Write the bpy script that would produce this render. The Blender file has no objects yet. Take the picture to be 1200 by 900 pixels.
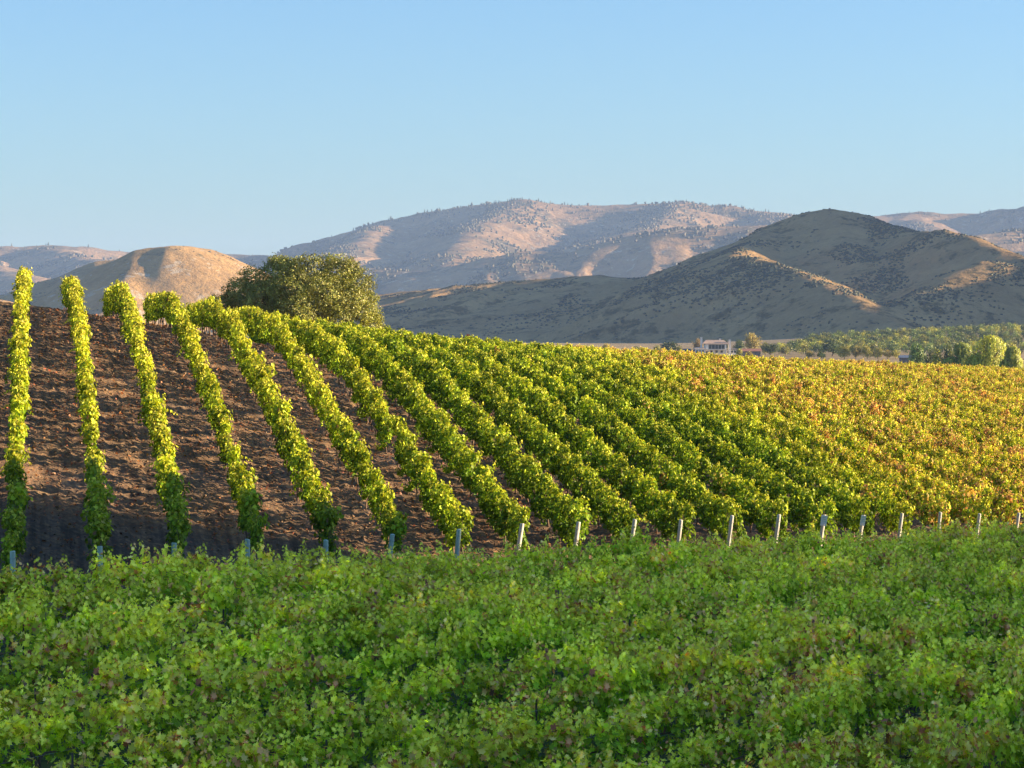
import bpy, math, random
import numpy as np
from mathutils import Vector, Matrix, Euler

# ------------------------------------------------------------------ camera, world, sun
scene = bpy.context.scene
C = scene.collection
F = 3400.0            # focal length in pixels of the 1200 px wide photograph
HY = 385.0            # picture row of the horizon
def P(px, py, D):     # a point seen at pixel (px, py) at distance D (camera stands at the origin)
    return np.array([(px - 600.0) / F * D, D, -(py - HY) / F * D])

cam_d = bpy.data.cameras.new('camera'); cam = bpy.data.objects.new('camera', cam_d); C.objects.link(cam)
cam_d.sensor_width = 36.0; cam_d.lens = 36.0 * F / 1200.0
cam_d.clip_start = 0.5; cam_d.clip_end = 60000
cam.rotation_euler = (math.radians(90) - math.atan((450 - HY) / F), 0, 0)
scene.camera = cam

SUN_EL = 11.5; SUN_AZ = -3.0           # degrees: height, and how far the sun stands on the camera's side of due right
el, az = math.radians(SUN_EL), math.radians(SUN_AZ)
L = Vector((math.cos(el) * math.cos(az), -math.cos(el) * math.sin(az), math.sin(el)))
world = bpy.data.worlds.new('World'); scene.world = world; world.use_nodes = True
wn = world.node_tree.nodes; wl = world.node_tree.links
sky = wn.new('ShaderNodeTexSky'); sky.sky_type = 'NISHITA'; sky.sun_disc = False
sky.sun_elevation = el; sky.sun_rotation = math.radians(90 + SUN_AZ)
sky.air_density = 1.0; sky.dust_density = 0.8; sky.ozone_density = 4.0; sky.altitude = 200
tint = wn.new('ShaderNodeMix'); tint.data_type = 'RGBA'; tint.blend_type = 'MULTIPLY'; tint.inputs[0].default_value = 1.0
tint.inputs[7].default_value = (0.735, 0.815, 0.91, 1); wl.new(sky.outputs[0], tint.inputs[6])
wl.new(tint.outputs[2], wn['Background'].inputs[0]); wn['Background'].inputs[1].default_value = 0.081
sd = bpy.data.lights.new('sun', 'SUN'); sun = bpy.data.objects.new('sun', sd); C.objects.link(sun)
sd.energy = 5.0; sd.angle = math.radians(0.5); sd.color = (1.0, 0.76, 0.47)
sun.rotation_euler = L.to_track_quat('Z', 'Y').to_euler()
scene.view_settings.view_transform = 'Standard'; scene.view_settings.look = 'None'
scene.view_settings.exposure = 1.80; scene.view_settings.gamma = 1.0
cy = scene.cycles
cy.max_bounces = 8; cy.diffuse_bounces = 7; cy.glossy_bounces = 1; cy.transmission_bounces = 7
cy.volume_bounces = 1; cy.transparent_max_bounces = 4

RND = random.Random(7)
NR = np.random.RandomState(11)
TANEL = math.tan(el)

# ------------------------------------------------------------------ helpers
def tag(o, label=None, cat=None, group=None, kind=None):
    if label: o['label'] = label
    if cat: o['category'] = cat
    if group: o['group'] = group
    if kind: o['kind'] = kind
    return o
def link(name, me, parent=None, loc=(0, 0, 0)):
    o = bpy.data.objects.new(name, me); C.objects.link(o); o.location = loc
    if parent is not None: o.parent = parent
    return o
def empty(name, loc, rz=0.0):
    o = bpy.data.objects.new(name, None); C.objects.link(o); o.location = loc; o.rotation_euler = (0, 0, rz)
    o.empty_display_size = 0.3
    return o
def mesh_np(name, V, T, mats, attr=None, midx=None, smooth=False, sharp=None):
    """mesh from arrays: V (n,3), T (m,3 or 4) indices"""
    V = np.asarray(V, dtype=np.float32); T = np.asarray(T, dtype=np.int32)
    me = bpy.data.meshes.new(name); k = T.shape[1]; m = len(T)
    me.vertices.add(len(V)); me.vertices.foreach_set('co', V.ravel())
    me.loops.add(m * k); me.loops.foreach_set('vertex_index', T.ravel())
    me.polygons.add(m); me.polygons.foreach_set('loop_start', np.arange(0, m * k, k, dtype=np.int32))
    me.polygons.foreach_set('loop_total', np.full(m, k, dtype=np.int32))
    if smooth: me.polygons.foreach_set('use_smooth', np.ones(m, dtype=bool))
    if midx is not None: me.polygons.foreach_set('material_index', np.asarray(midx, dtype=np.int32))
    for mt in (mats if isinstance(mats, (list, tuple)) else [mats]): me.materials.append(mt)
    me.update(calc_edges=True); me.validate()
    if attr is not None:
        a = me.attributes.new('leaf', 'FLOAT_COLOR', 'POINT')
        a.data.foreach_set('color', np.asarray(attr, dtype=np.float32).ravel())
    return me
class MB:
    """collects simple solids into one mesh"""
    def __init__(s): s.v = []; s.f = []
    def add(s, vs, fs):
        b = len(s.v); s.v += [tuple(v) for v in vs]; s.f += [tuple(i + b for i in f) for f in fs]
    def box(s, c, d, rz=0.0, taper=1.0):
        cx, cy_, cz = c; dx, dy, dz = d[0] / 2, d[1] / 2, d[2] / 2
        vs = []
        for z, t in ((-dz, 1.0), (dz, taper)):
            for x, y in ((-dx, -dy), (dx, -dy), (dx, dy), (-dx, dy)):
                x, y = x * t, y * t
                vs.append((cx + x * math.cos(rz) - y * math.sin(rz), cy_ + x * math.sin(rz) + y * math.cos(rz), cz + z))
        s.add(vs, [(3, 2, 1, 0), (4, 5, 6, 7), (0, 1, 5, 4), (1, 2, 6, 5), (2, 3, 7, 6), (3, 0, 4, 7)])
    def tube(s, pts, rad, n=6, cap=True):
        pts = [Vector(p) for p in pts]; rings = []
        for i, p in enumerate(pts):
            d = (pts[min(i + 1, len(pts) - 1)] - pts[max(i - 1, 0)]).normalized()
            a = d.cross(Vector((0.13, 0.31, 0.94)) if abs(d.z) < 0.9 else Vector((1, 0, 0))).normalized(); b = d.cross(a)
            r = rad[i] if isinstance(rad, (list, tuple)) else rad
            rings.append([p + (a * math.cos(t) + b * math.sin(t)) * r for t in [2 * math.pi * k / n for k in range(n)]])
        vs = [v for r_ in rings for v in r_]; fs = []
        for i in range(len(pts) - 1):
            for k in range(n):
                fs.append((i * n + k, i * n + (k + 1) % n, (i + 1) * n + (k + 1) % n, (i + 1) * n + k))
        if cap: fs.append(tuple(range(n))[::-1]); fs.append(tuple((len(pts) - 1) * n + k for k in range(n)))
        s.add(vs, fs)
    def mesh(s, name, mat, smooth=False):
        me = bpy.data.meshes.new(name); me.from_pydata(s.v, [], s.f); me.materials.append(mat)
        if smooth: me.polygons.foreach_set('use_smooth', np.ones(len(me.polygons), dtype=bool))
        me.update(); return me
    def build(s, name, mat, parent=None, loc=(0, 0, 0), smooth=False):
        return link(name, s.mesh(name, mat, smooth), parent, loc)

# ------------------------------------------------------------------ noise
def _hash(ix, iy, seed):
    h = (ix.astype(np.int64) * 374761393 + iy.astype(np.int64) * 668265263 + seed * 1274126177) & 0xFFFFFFFF
    h = ((h ^ (h >> 13)) * 1274126177) & 0xFFFFFFFF
    return ((h ^ (h >> 16)) & 0xFFFFFF) / float(0xFFFFFF)
def vnoise(x, y, seed=0):
    x = np.asarray(x, float); y = np.asarray(y, float)
    ix = np.floor(x); iy = np.floor(y); fx = x - ix; fy = y - iy
    fx = fx * fx * fx * (fx * (fx * 6 - 15) + 10); fy = fy * fy * fy * (fy * (fy * 6 - 15) + 10)
    a = _hash(ix, iy, seed); b = _hash(ix + 1, iy, seed); c = _hash(ix, iy + 1, seed); d = _hash(ix + 1, iy + 1, seed)
    return (a * (1 - fx) + b * fx) * (1 - fy) + (c * (1 - fx) + d * fx) * fy
def fbm(x, y, oct=4, seed=0, gain=0.5):
    s = 0; a = 1.0; t = 0
    for k in range(oct):
        s = s + a * vnoise(x, y, seed + 17 * k); t += a; a *= gain
        x, y = x * 1.97 + y * 0.31 + 5.2, y * 1.97 - x * 0.31 + 1.3
    return s / t * 2 - 1
def ridged(x, y, oct=4, seed=0, gain=0.5):
    s = 0; a = 1.0; t = 0
    for k in range(oct):
        s = s + a * (1 - np.abs(vnoise(x, y, seed + 13 * k) * 2 - 1)); t += a; a *= gain
        x, y = x * 2.03 + 3.1, y * 2.03 + 7.7
    return s / t
def sstep(a, b, x):
    t = np.clip((x - a) / (b - a), 0, 1); return t * t * (3 - 2 * t)

# ------------------------------------------------------------------ the shape of the near ground
VDX = -0.164                                   # rows on the hill run along (VDX, 1)
def row_start(i): return np.array([-13.6 + 2.0 * i, 79.0 + 2.72 * i])
def row_x(i, Y): return -0.64 + 2.446 * i - 0.164 * Y
def row_index(X, Y): return (X + 0.164 * Y + 0.64) / 2.446
EX, EY = 0.592, 0.806                          # the headland (line of the end posts) runs along (EX, EY)
def head_v(X, Y): return (X + 13.6) * EY - (Y - 79.0) * EX     # metres on the camera's side of it
ctrl = []
def hp(i, Y, z): ctrl.append((row_x(i, Y), Y, z))
for i, pts in {0: [(79, -7.4), (88, -5.7), (97, -4.1), (110, -2.4), (125, -0.6), (138, 0.6), (150, 1.2), (165, 1.2), (185, 0.3), (240, -4.5), (330, -10)],
               4: [(90, -7.8), (97, -6.6), (105, -5.3), (120, -3.2), (135, -1.3), (150, -0.45), (165, -0.6), (190, -2.0), (250, -6.0), (340, -10.5)],
               9: [(103.5, -8.3), (115, -7.0), (130, -5.2), (150, -3.1), (170, -1.9), (190, -2.1), (220, -3.7), (280, -7.5), (360, -11)],
               14: [(117, -8.9), (130, -7.4), (150, -5.6), (175, -3.8), (200, -2.75), (220, -3.1), (260, -5.2), (320, -9), (390, -11.5)],
               20: [(133, -9.6), (150, -8.0), (180, -5.8), (205, -4.4), (232, -3.5), (255, -4.0), (300, -6.8), (360, -10.5)],
               30: [(160, -10.4), (190, -8.2), (220, -6.6), (250, -5.2), (275, -4.8), (300, -5.4), (340, -8.2), (400, -11.8)],
               45: [(201, -11.2), (240, -9.0), (270, -7.4), (300, -6.3), (330, -6.9), (380, -10)],
               -8: [(79, -5.5), (100, -2.0), (125, 0.2), (150, 1.6), (180, 0.4), (240, -4.5), (330, -10)],
               }.items():
    for Y, z in pts: hp(i, Y, z)
for X, Y, z in [(-12, 72, -7.48), (-8.6, 49, -9.2), (8.6, 49, -9.2), (20, 118, -9.6), (0, 60, -8.9), (0, 75, -8.38), (5, 90, -8.78), (-6, 75, -7.92), (-10, 66, -8.0), (12, 105, -9.12),
                (12, 70, -9.0), (20, 90, -9.3), (0, 30, -7.8), (-10, 30, -7.6), (10, 30, -7.6), (0, 12, -4.6), (0, 0, -1.9), (0, -30, -1.0), (-40, 60, -8.2),
                (-40, 20, -6), (40, 60, -8.6), (40, 100, -9.4), (40, 20, -6), (-60, 90, -4), (90, 60, -9), (90, 120, -10), (90, 180, -11), (90, 0, -5), (-50, -30, -2), (60, -30, -3)]:
    ctrl.append((X, Y, z))
ctrl = np.array(ctrl)
def _tps_k(r2): return np.where(r2 > 1e-9, 0.5 * r2 * np.log(np.maximum(r2, 1e-9)), 0)
_S = 50.0
_cx, _cy = ctrl[:, 0] / _S, ctrl[:, 1] / _S
_n = len(ctrl); _K = _tps_k((_cx[:, None] - _cx) ** 2 + (_cy[:, None] - _cy) ** 2) + np.eye(_n) * 0.012
_Q = np.c_[np.ones(_n), _cx, _cy]
_W = np.linalg.solve(np.block([[_K, _Q], [_Q.T, np.zeros((3, 3))]]), np.r_[ctrl[:, 2], 0, 0, 0])
def tps(X, Y):
    X = np.asarray(X, float); Y = np.asarray(Y, float); shp = X.shape
    x = np.clip(X, -65, 130).ravel() / _S; y = np.clip(Y, -35, 410).ravel() / _S
    out = np.empty(len(x))
    for a in range(0, len(x), 40000):
        b = a + 40000
        out[a:b] = _tps_k((x[a:b, None] - _cx) ** 2 + (y[a:b, None] - _cy) ** 2) @ _W[:_n] + _W[_n] + _W[_n + 1] * x[a:b] + _W[_n + 2] * y[a:b]
    return out.reshape(shp)
# unseen rise on the right, shaped so that its shade lies over the foreground; (picture-side edge of the shade: X, Y, height there)
RX = 82.0
edge = [(-24, 84, -4.0), (-15, 89, -4.6), (-11, 91, -5.0), (-6.5, 93.2, -6.0), (-3.5, 94.2, -7.0)]
for i in (6, 8, 10, 12, 15, 18, 21):
    p = row_start(i); edge.append((p[0] + 2.0, p[1] - 1.0, -7.3 - 0.115 * i))
_ey = []; _eh = []
for X, Y, z in edge:
    _ey.append(Y - (RX - X) * math.tan(az)); _eh.append(z + TANEL / math.cos(az) * (RX - X))
_ey = [-60, 20, _ey[0] - 12] + _ey + [_ey[-1] + 10, _ey[-1] + 40]
_eh = [18, 24, _eh[0] + 3] + _eh + [_eh[-1] - 5, -11.0]
def base_h(X, Y):
    X = np.asarray(X, float); Y = np.asarray(Y, float)
    z = tps(X, Y)
    H = np.interp(Y, _ey, _eh); amt = np.maximum(H - tps(np.full_like(X, RX), Y), 0)
    z = z + amt * sstep(34, RX, X) * (1 - 0.5 * sstep(200, 500, X))
    w = sstep(330, 520, Y)
    far = -12.0 + 0 * X
    # the ground climbs under the orchard at the foot of the hills
    far = far + 9.5 * sstep(1270, 1780, Y) * sstep(90, 330, X) + 1.5 * sstep(1300, 1900, Y)
    return z * (1 - w) + far * w
def ground_h(X, Y):
    z = base_h(X, Y)
    near = sstep(420, 250, Y) * sstep(-70, -35, X) * sstep(60, 40, X)
    ri = row_index(X, Y)
    fr = np.abs((ri % 1.0) - 0.5)                                     # 0 mid-alley, 0.5 under the vines
    field = near * (head_v(X, Y) < -1.0)
    z = z + field * (0.07 * sstep(0.3, 0.5, fr) + 0.05 * np.sin(ri * 2 * math.pi * 6 + 1.5 * fbm(X * .4, Y * .4, 2, 5)))
    z = z + near * (0.08 * fbm(X * 0.5, Y * 0.5, 3, 21) + 0.05 * fbm(X * 2.1, Y * 1.6, 3, 77))
    return z

# ------------------------------------------------------------------ materials
def mat(name):
    m = bpy.data.materials.new(name); m.use_nodes = True
    nt = m.node_tree; nt.nodes.clear(); out = nt.nodes.new('ShaderNodeOutputMaterial')
    return m, nt.nodes, nt.links, out
def rampn(n, stops, mode='LINEAR'):
    r = n.new('ShaderNodeValToRGB'); cr = r.color_ramp; cr.interpolation = mode
    cr.elements[0].position = stops[0][0]; cr.elements[0].color = (*stops[0][1], 1)
    cr.elements[1].position = stops[-1][0]; cr.elements[1].color = (*stops[-1][1], 1)
    for p, c in stops[1:-1]:
        e = cr.elements.new(p); e.color = (*c, 1)
    return r
def noise_n(n, l, vec, scale, detail=4, rough=0.55):
    t = n.new('ShaderNodeTexNoise'); t.inputs['Scale'].default_value = scale; t.inputs['Detail'].default_value = detail
    t.inputs['Roughness'].default_value = rough
    if vec is not None: l.new(vec, t.inputs['Vector'])
    return t
def mixc(n, l, fac, a, b, mode='MIX'):
    m = n.new('ShaderNodeMix'); m.data_type = 'RGBA'; m.blend_type = mode
    for sock, v in ((m.inputs[0], fac), (m.inputs[6], a), (m.inputs[7], b)):
        if hasattr(v, 'is_linked'): l.new(v, sock)
        elif isinstance(v, (int, float)): sock.default_value = v
        else: sock.default_value = (*v, 1)
    return m.outputs[2]
def mathn(n, l, op, a, b=None, c=None, clamp=False):
    m = n.new('ShaderNodeMath'); m.operation = op; m.use_clamp = clamp
    for k, v in enumerate((a, b, c)):
        if v is None: continue
        if hasattr(v, 'is_linked'): l.new(v, m.inputs[k])
        else: m.inputs[k].default_value = v
    return m.outputs[0]
def leaf_shader(n, l, out, col, trans=0.42, gloss=0.06, rough=0.45, warm=(1.15, 1.05, 0.55)):
    d = n.new('ShaderNodeBsdfDiffuse'); l.new(col, d.inputs[0])
    t = n.new('ShaderNodeBsdfTranslucent'); l.new(mixc(n, l, 1.0, col, warm, 'MULTIPLY'), t.inputs[0])
    m = n.new('ShaderNodeMixShader'); m.inputs[0].default_value = trans; l.new(d.outputs[0], m.inputs[1]); l.new(t.outputs[0], m.inputs[2])
    g = n.new('ShaderNodeBsdfGlossy'); g.inputs['Roughness'].default_value = rough; g.inputs[0].default_value = (1, 1, 1, 1)
    m2 = n.new('ShaderNodeMixShader'); m2.inputs[0].default_value = gloss; l.new(m.outputs[0], m2.inputs[1]); l.new(g.outputs[0], m2.inputs[2])
    l.new(m2.outputs[0], out.inputs[0])

def make_grape_leaf():
    m, n, l, out = mat('grape_leaf')
    at = n.new('ShaderNodeAttribute'); at.attribute_name = 'leaf'; sp = n.new('ShaderNodeSeparateColor'); l.new(at.outputs['Color'], sp.inputs[0])
    oi = n.new('ShaderNodeObjectInfo'); so = n.new('ShaderNodeSeparateColor'); l.new(oi.outputs['Color'], so.inputs[0])
    R, G, B = sp.outputs; autumn, yel, bri = so.outputs
    # greens, yellower for young tips, light painted into canopy tops, and yellowing plants
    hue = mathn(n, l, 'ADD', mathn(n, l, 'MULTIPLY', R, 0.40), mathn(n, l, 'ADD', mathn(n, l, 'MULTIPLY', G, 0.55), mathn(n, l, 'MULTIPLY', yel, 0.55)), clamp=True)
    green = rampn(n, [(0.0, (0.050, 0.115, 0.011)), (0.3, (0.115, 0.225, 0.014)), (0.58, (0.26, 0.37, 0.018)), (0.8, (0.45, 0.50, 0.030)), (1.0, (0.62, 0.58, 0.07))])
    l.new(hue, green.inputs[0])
    turned = rampn(n, [(0.0, (0.64, 0.54, 0.13)), (0.40, (0.70, 0.48, 0.17)), (0.66, (0.66, 0.34, 0.15)), (0.88, (0.40, 0.12, 0.05)), (1.0, (0.13, 0.07, 0.06))])
    l.new(R, turned.inputs[0])
    turn = mathn(n, l, 'MULTIPLY', mathn(n, l, 'SUBTRACT', autumn, B), 9.0, clamp=True)
    col = mixc(n, l, turn, green.outputs[0], turned.outputs[0])
    lv = n.new('ShaderNodeHueSaturation'); l.new(col, lv.inputs['Color']); l.new(mathn(n, l, 'ADD', mathn(n, l, 'MULTIPLY', mathn(n, l, 'FRACT', mathn(n, l, 'MULTIPLY', B, 7.3)), 0.9), 0.42), lv.inputs['Value']); col = lv.outputs[0]
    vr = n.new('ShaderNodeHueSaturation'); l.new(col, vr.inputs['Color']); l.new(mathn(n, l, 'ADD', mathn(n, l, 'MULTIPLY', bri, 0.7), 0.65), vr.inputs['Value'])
    leaf_shader(n, l, out, vr.outputs[0], 0.26, 0.015, 0.5)
    return m
def make_tree_leaf():
    m, n, l, out = mat('tree_leaf')
    at = n.new('ShaderNodeAttribute'); at.attribute_name = 'leaf'; sp = n.new('ShaderNodeSeparateColor'); l.new(at.outputs['Color'], sp.inputs[0])
    oi = n.new('ShaderNodeObjectInfo')
    hs = n.new('ShaderNodeHueSaturation'); l.new(oi.outputs['Color'], hs.inputs['Color'])
    l.new(mathn(n, l, 'ADD', mathn(n, l, 'MULTIPLY', sp.outputs[0], 1.0), 0.5), hs.inputs['Value'])
    l.new(mathn(n, l, 'ADD', mathn(n, l, 'MULTIPLY', sp.outputs[1], 0.05), 0.475), hs.inputs['Hue'])
    leaf_shader(n, l, out, hs.outputs[0], 0.25, 0.04, 0.5)
    return m
def make_simple(name, c1, c2, scale=8.0, rough=0.8, bump=0.3, stretch=(1, 1, 1), c3=None):
    m, n, l, out = mat(name)
    tc = n.new('ShaderNodeTexCoord'); mp = n.new('ShaderNodeMapping'); mp.inputs['Scale'].default_value = stretch; l.new(tc.outputs['Object'], mp.inputs[0])
    t = noise_n(n, l, mp.outputs[0], scale, 6, 0.6)
    stops = [(0.3, c1), (0.7, c2)] if c3 is None else [(0.28, c1), (0.5, c2), (0.72, c3)]
    r = rampn(n, stops); l.new(t.outputs[0], r.inputs[0])
    b = n.new('ShaderNodeBsdfPrincipled'); b.inputs['Roughness'].default_value = rough; l.new(r.outputs[0], b.inputs['Base Color'])
    bp = n.new('ShaderNodeBump'); bp.inputs['Strength'].default_value = bump; bp.inputs['Distance'].default_value = 0.02
    l.new(t.outputs[0], bp.inputs['Height']); l.new(bp.outputs[0], b.inputs['Normal'])
    l.new(b.outputs[0], out.inputs[0]); return m
def make_ground():
    m, n, l, out = mat('soil_and_dry_grass')
    g = n.new('ShaderNodeNewGeometry'); pos = g.outputs['Position']
    sep = n.new('ShaderNodeSeparateXYZ'); l.new(pos, sep.inputs[0])
    n1 = noise_n(n, l, pos, 0.35, 6, 0.6); n2 = noise_n(n, l, pos, 3.5, 6, 0.65); n3 = noise_n(n, l, pos, 14.0, 3, 0.6)
    soil = rampn(n, [(0.3, (0.13, 0.095, 0.070)), (0.5, (0.20, 0.140, 0.096)), (0.62, (0.31, 0.21, 0.125)), (0.75, (0.52, 0.34, 0.17))]); l.new(n2.outputs[0], soil.inputs[0])
    litter = rampn(n, [(0.53, (0, 0, 0)), (0.62, (1, 1, 1))]); l.new(n3.outputs[0], litter.inputs[0])
    patch = rampn(n, [(0.42, (0, 0, 0)), (0.6, (1, 1, 1))]); l.new(n1.outputs[0], patch.inputs[0])
    lf = mathn(n, l, 'MULTIPLY', mathn(n, l, 'MULTIPLY', litter.outputs[0], patch.outputs[0]), 0.75)
    near = mixc(n, l, lf, soil.outputs[0], (0.38, 0.17, 0.075))
    ri = mathn(n, l, 'ADD', sep.outputs[0], mathn(n, l, 'MULTIPLY', sep.outputs[1], 0.164))
    cmb = n.new('ShaderNodeCombineXYZ'); l.new(mathn(n, l, 'MULTIPLY', ri, 3.2), cmb.inputs[0]); l.new(mathn(n, l, 'MULTIPLY', sep.outputs[1], 0.10), cmb.inputs[1])
    trk = noise_n(n, l, cmb.outputs[0], 1.0, 3, 0.6); trr = rampn(n, [(0.36, (0.55, 0.55, 0.56)), (0.64, (1.35, 1.30, 1.22))]); l.new(trk.outputs[0], trr.inputs[0])
    near = mixc(n, l, 0.85, near, trr.outputs[0], 'MULTIPLY')
    hv = mathn(n, l, 'SUBTRACT', mathn(n, l, 'MULTIPLY', mathn(n, l, 'ADD', sep.outputs[0], 13.6), EY), mathn(n, l, 'MULTIPLY', mathn(n, l, 'SUBTRACT', sep.outputs[1], 79.0), EX))
    cov = n.new('ShaderNodeMapRange'); l.new(mathn(n, l, 'ADD', hv, mathn(n, l, 'MULTIPLY', n1.outputs[0], 2.0)), cov.inputs[0]); cov.inputs[1].default_value = 4.0; cov.inputs[2].default_value = 6.0
    weeds = rampn(n, [(0.35, (0.05, 0.07, 0.02)), (0.65, (0.14, 0.17, 0.04))]); l.new(n2.outputs[0], weeds.inputs[0])
    near = mixc(n, l, cov.outputs[0], near, weeds.outputs[0])
    f1 = noise_n(n, l, pos, 0.012, 6, 0.6); f2 = noise_n(n, l, pos, 0.25, 4, 0.6)
    grass = rampn(n, [(0.3, (0.20, 0.145, 0.07)), (0.5, (0.34, 0.25, 0.125)), (0.7, (0.45, 0.34, 0.18))]); l.new(mathn(n, l, 'ADD', mathn(n, l, 'MULTIPLY', f1.outputs[0], 0.65), mathn(n, l, 'MULTIPLY', f2.outputs[0], 0.35)), grass.inputs[0])
    w = n.new('ShaderNodeMapRange'); l.new(sep.outputs[1], w.inputs[0]); w.inputs[1].default_value = 330; w.inputs[2].default_value = 420
    col = mixc(n, l, w.outputs[0], near, grass.outputs[0])
    b = n.new('ShaderNodeBsdfPrincipled'); b.inputs['Roughness'].default_value = 0.95; b.inputs['Specular IOR Level'].default_value = 0.15
    l.new(col, b.inputs['Base Color'])
    bp = n.new('ShaderNodeBump'); bp.inputs['Strength'].default_value = 0.8; bp.inputs['Distance'].default_value = 0.08
    l.new(mathn(n, l, 'ADD', n2.outputs[0], mathn(n, l, 'MULTIPLY', n3.outputs[0], 0.4)), bp.inputs['Height']); l.new(bp.outputs[0], b.inputs['Normal'])
    l.new(b.outputs[0], out.inputs[0]); return m
def make_hill(name, grass_stops, shrub, shrub_amt, s1, s2, rock=0.0, bump=1.2, bdist=3.0):
    m, n, l, out = mat(name)
    g = n.new('ShaderNodeNewGeometry'); pos = g.outputs['Position']
    a = noise_n(n, l, pos, s1, 7, 0.62); b_ = noise_n(n, l, pos, s2, 6, 0.7); c = noise_n(n, l, pos, s2 * 0.22, 5, 0.65)
    gr = rampn(n, grass_stops); l.new(mathn(n, l, 'ADD', mathn(n, l, 'MULTIPLY', a.outputs[0], 0.6), mathn(n, l, 'MULTIPLY', b_.outputs[0], 0.4)), gr.inputs[0])
    sh = rampn(n, [(0.5 - 0.02, (0, 0, 0)), (0.56, (1, 1, 1))])
    l.new(mathn(n, l, 'ADD', mathn(n, l, 'ADD', mathn(n, l, 'MULTIPLY', c.outputs[0], 0.55), mathn(n, l, 'MULTIPLY', b_.outputs[0], 0.45)), shrub_amt), sh.inputs[0])
    col = mixc(n, l, mathn(n, l, 'MULTIPLY', sh.outputs[0], 0.85), gr.outputs[0], shrub)
    if rock > 0:
        d = noise_n(n, l, pos, 0.045, 8, 0.75); rk = rampn(n, [(0.60 - rock, (0, 0, 0)), (0.64 - rock, (1, 1, 1))]); l.new(d.outputs[0], rk.inputs[0])
        col = mixc(n, l, mathn(n, l, 'MULTIPLY', rk.outputs[0], 0.7), col, (0.58, 0.50, 0.38))
    b = n.new('ShaderNodeBsdfDiffuse'); b.inputs['Roughness'].default_value = 0.6; l.new(col, b.inputs['Color'])
    bp = n.new('ShaderNodeBump'); bp.inputs['Strength'].default_value = bump; bp.inputs['Distance'].default_value = bdist
    l.new(b_.outputs[0], bp.inputs['Height']); l.new(bp.outputs[0], b.inputs['Normal'])
    l.new(b.outputs[0], out.inputs[0]); return m

M_leaf = make_grape_leaf(); M_tree = make_tree_leaf(); M_ground = make_ground()
M_bark = make_simple('vine_bark', (0.10, 0.065, 0.045), (0.26, 0.17, 0.12), 14, 0.9, 0.6, (1, 1, 0.25))
M_oakbark = make_simple('oak_bark', (0.08, 0.06, 0.045), (0.20, 0.15, 0.11), 5, 0.9, 0.7, (1, 1, 0.3))
M_post = make_simple('weathered_post_wood', (0.30, 0.31, 0.27), (0.52, 0.50, 0.43), 9, 0.85, 0.5, (1, 1, 0.12), (0.62, 0.58, 0.50))
M_post_shade = make_simple('shaded_post_wood', (0.38, 0.50, 0.36), (0.48, 0.60, 0.45), 9, 0.8, 0.5, (1, 1, 0.12), (0.62, 0.66, 0.54))  # left posts: the blue-green of shade put into the colour
M_wire = make_simple('galvanised_wire', (0.30, 0.33, 0.36), (0.45, 0.48, 0.50), 20, 0.4, 0.0)
M_hose = make_simple('black_drip_hose', (0.02, 0.02, 0.022), (0.04, 0.04, 0.045), 20, 0.5, 0.0)
M_steel = make_simple('rusty_stake_steel', (0.05, 0.04, 0.035), (0.13, 0.09, 0.07), 10, 0.7, 0.2)
M_plate = make_simple('white_sign_plate', (0.78, 0.84, 0.76), (0.86, 0.88, 0.82), 6, 0.5, 0.0)
M_print = make_simple('green_print', (0.30, 0.50, 0.36), (0.36, 0.55, 0.42), 6, 0.5, 0.0)

# ------------------------------------------------------------------ ground sheet
def lines(segs):
    out = [segs[0][0]]
    for a, b, st0, st1 in segs:
        x = a
        L_ = b - a; k = max(1, int(round(L_ / ((st0 + st1) / 2))))
        t = np.linspace(0, 1, k + 1)[1:]
        u = t * (st0 + (st1 - st0) * t * 0.5) ; u = u / u[-1]
        out += list(a + L_ * u)
    return np.array(out)
gx = lines([(-12000, -1500, 1500, 300), (-1500, -120, 150, 20), (-120, -27, 8, 1.2), (-27, 30, 0.22, 0.22), (30, 100, 1.2, 3.0), (100, 700, 12, 40), (700, 12000, 150, 1500)])
gy = lines([(-400, -30, 60, 10), (-30, 45, 5, 2.0), (45, 76, 1.0, 0.5), (76, 150, 0.20, 0.24), (150, 210, 0.3, 0.8), (210, 330, 1.0, 3.0), (330, 1200, 10, 30), (1200, 2100, 25, 30), (2100, 14000, 150, 1200)])
GX, GY = np.meshgrid(gx, gy)
GZ = ground_h(GX, GY)
nx, ny = len(gx), len(gy)
def grid_faces(nx, ny):
    i = np.arange((ny - 1) * (nx - 1)); r = i // (nx - 1); c = i % (nx - 1); a = r * nx + c
    return np.stack([a, a + 1, a + 1 + nx, a + nx], 1)
go = link('ground', mesh_np('ground', np.stack([GX.ravel(), GY.ravel(), GZ.ravel()], 1), grid_faces(nx, ny), M_ground, smooth=True))
tag(go, kind='structure')
print('ground verts', nx * ny)

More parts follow.
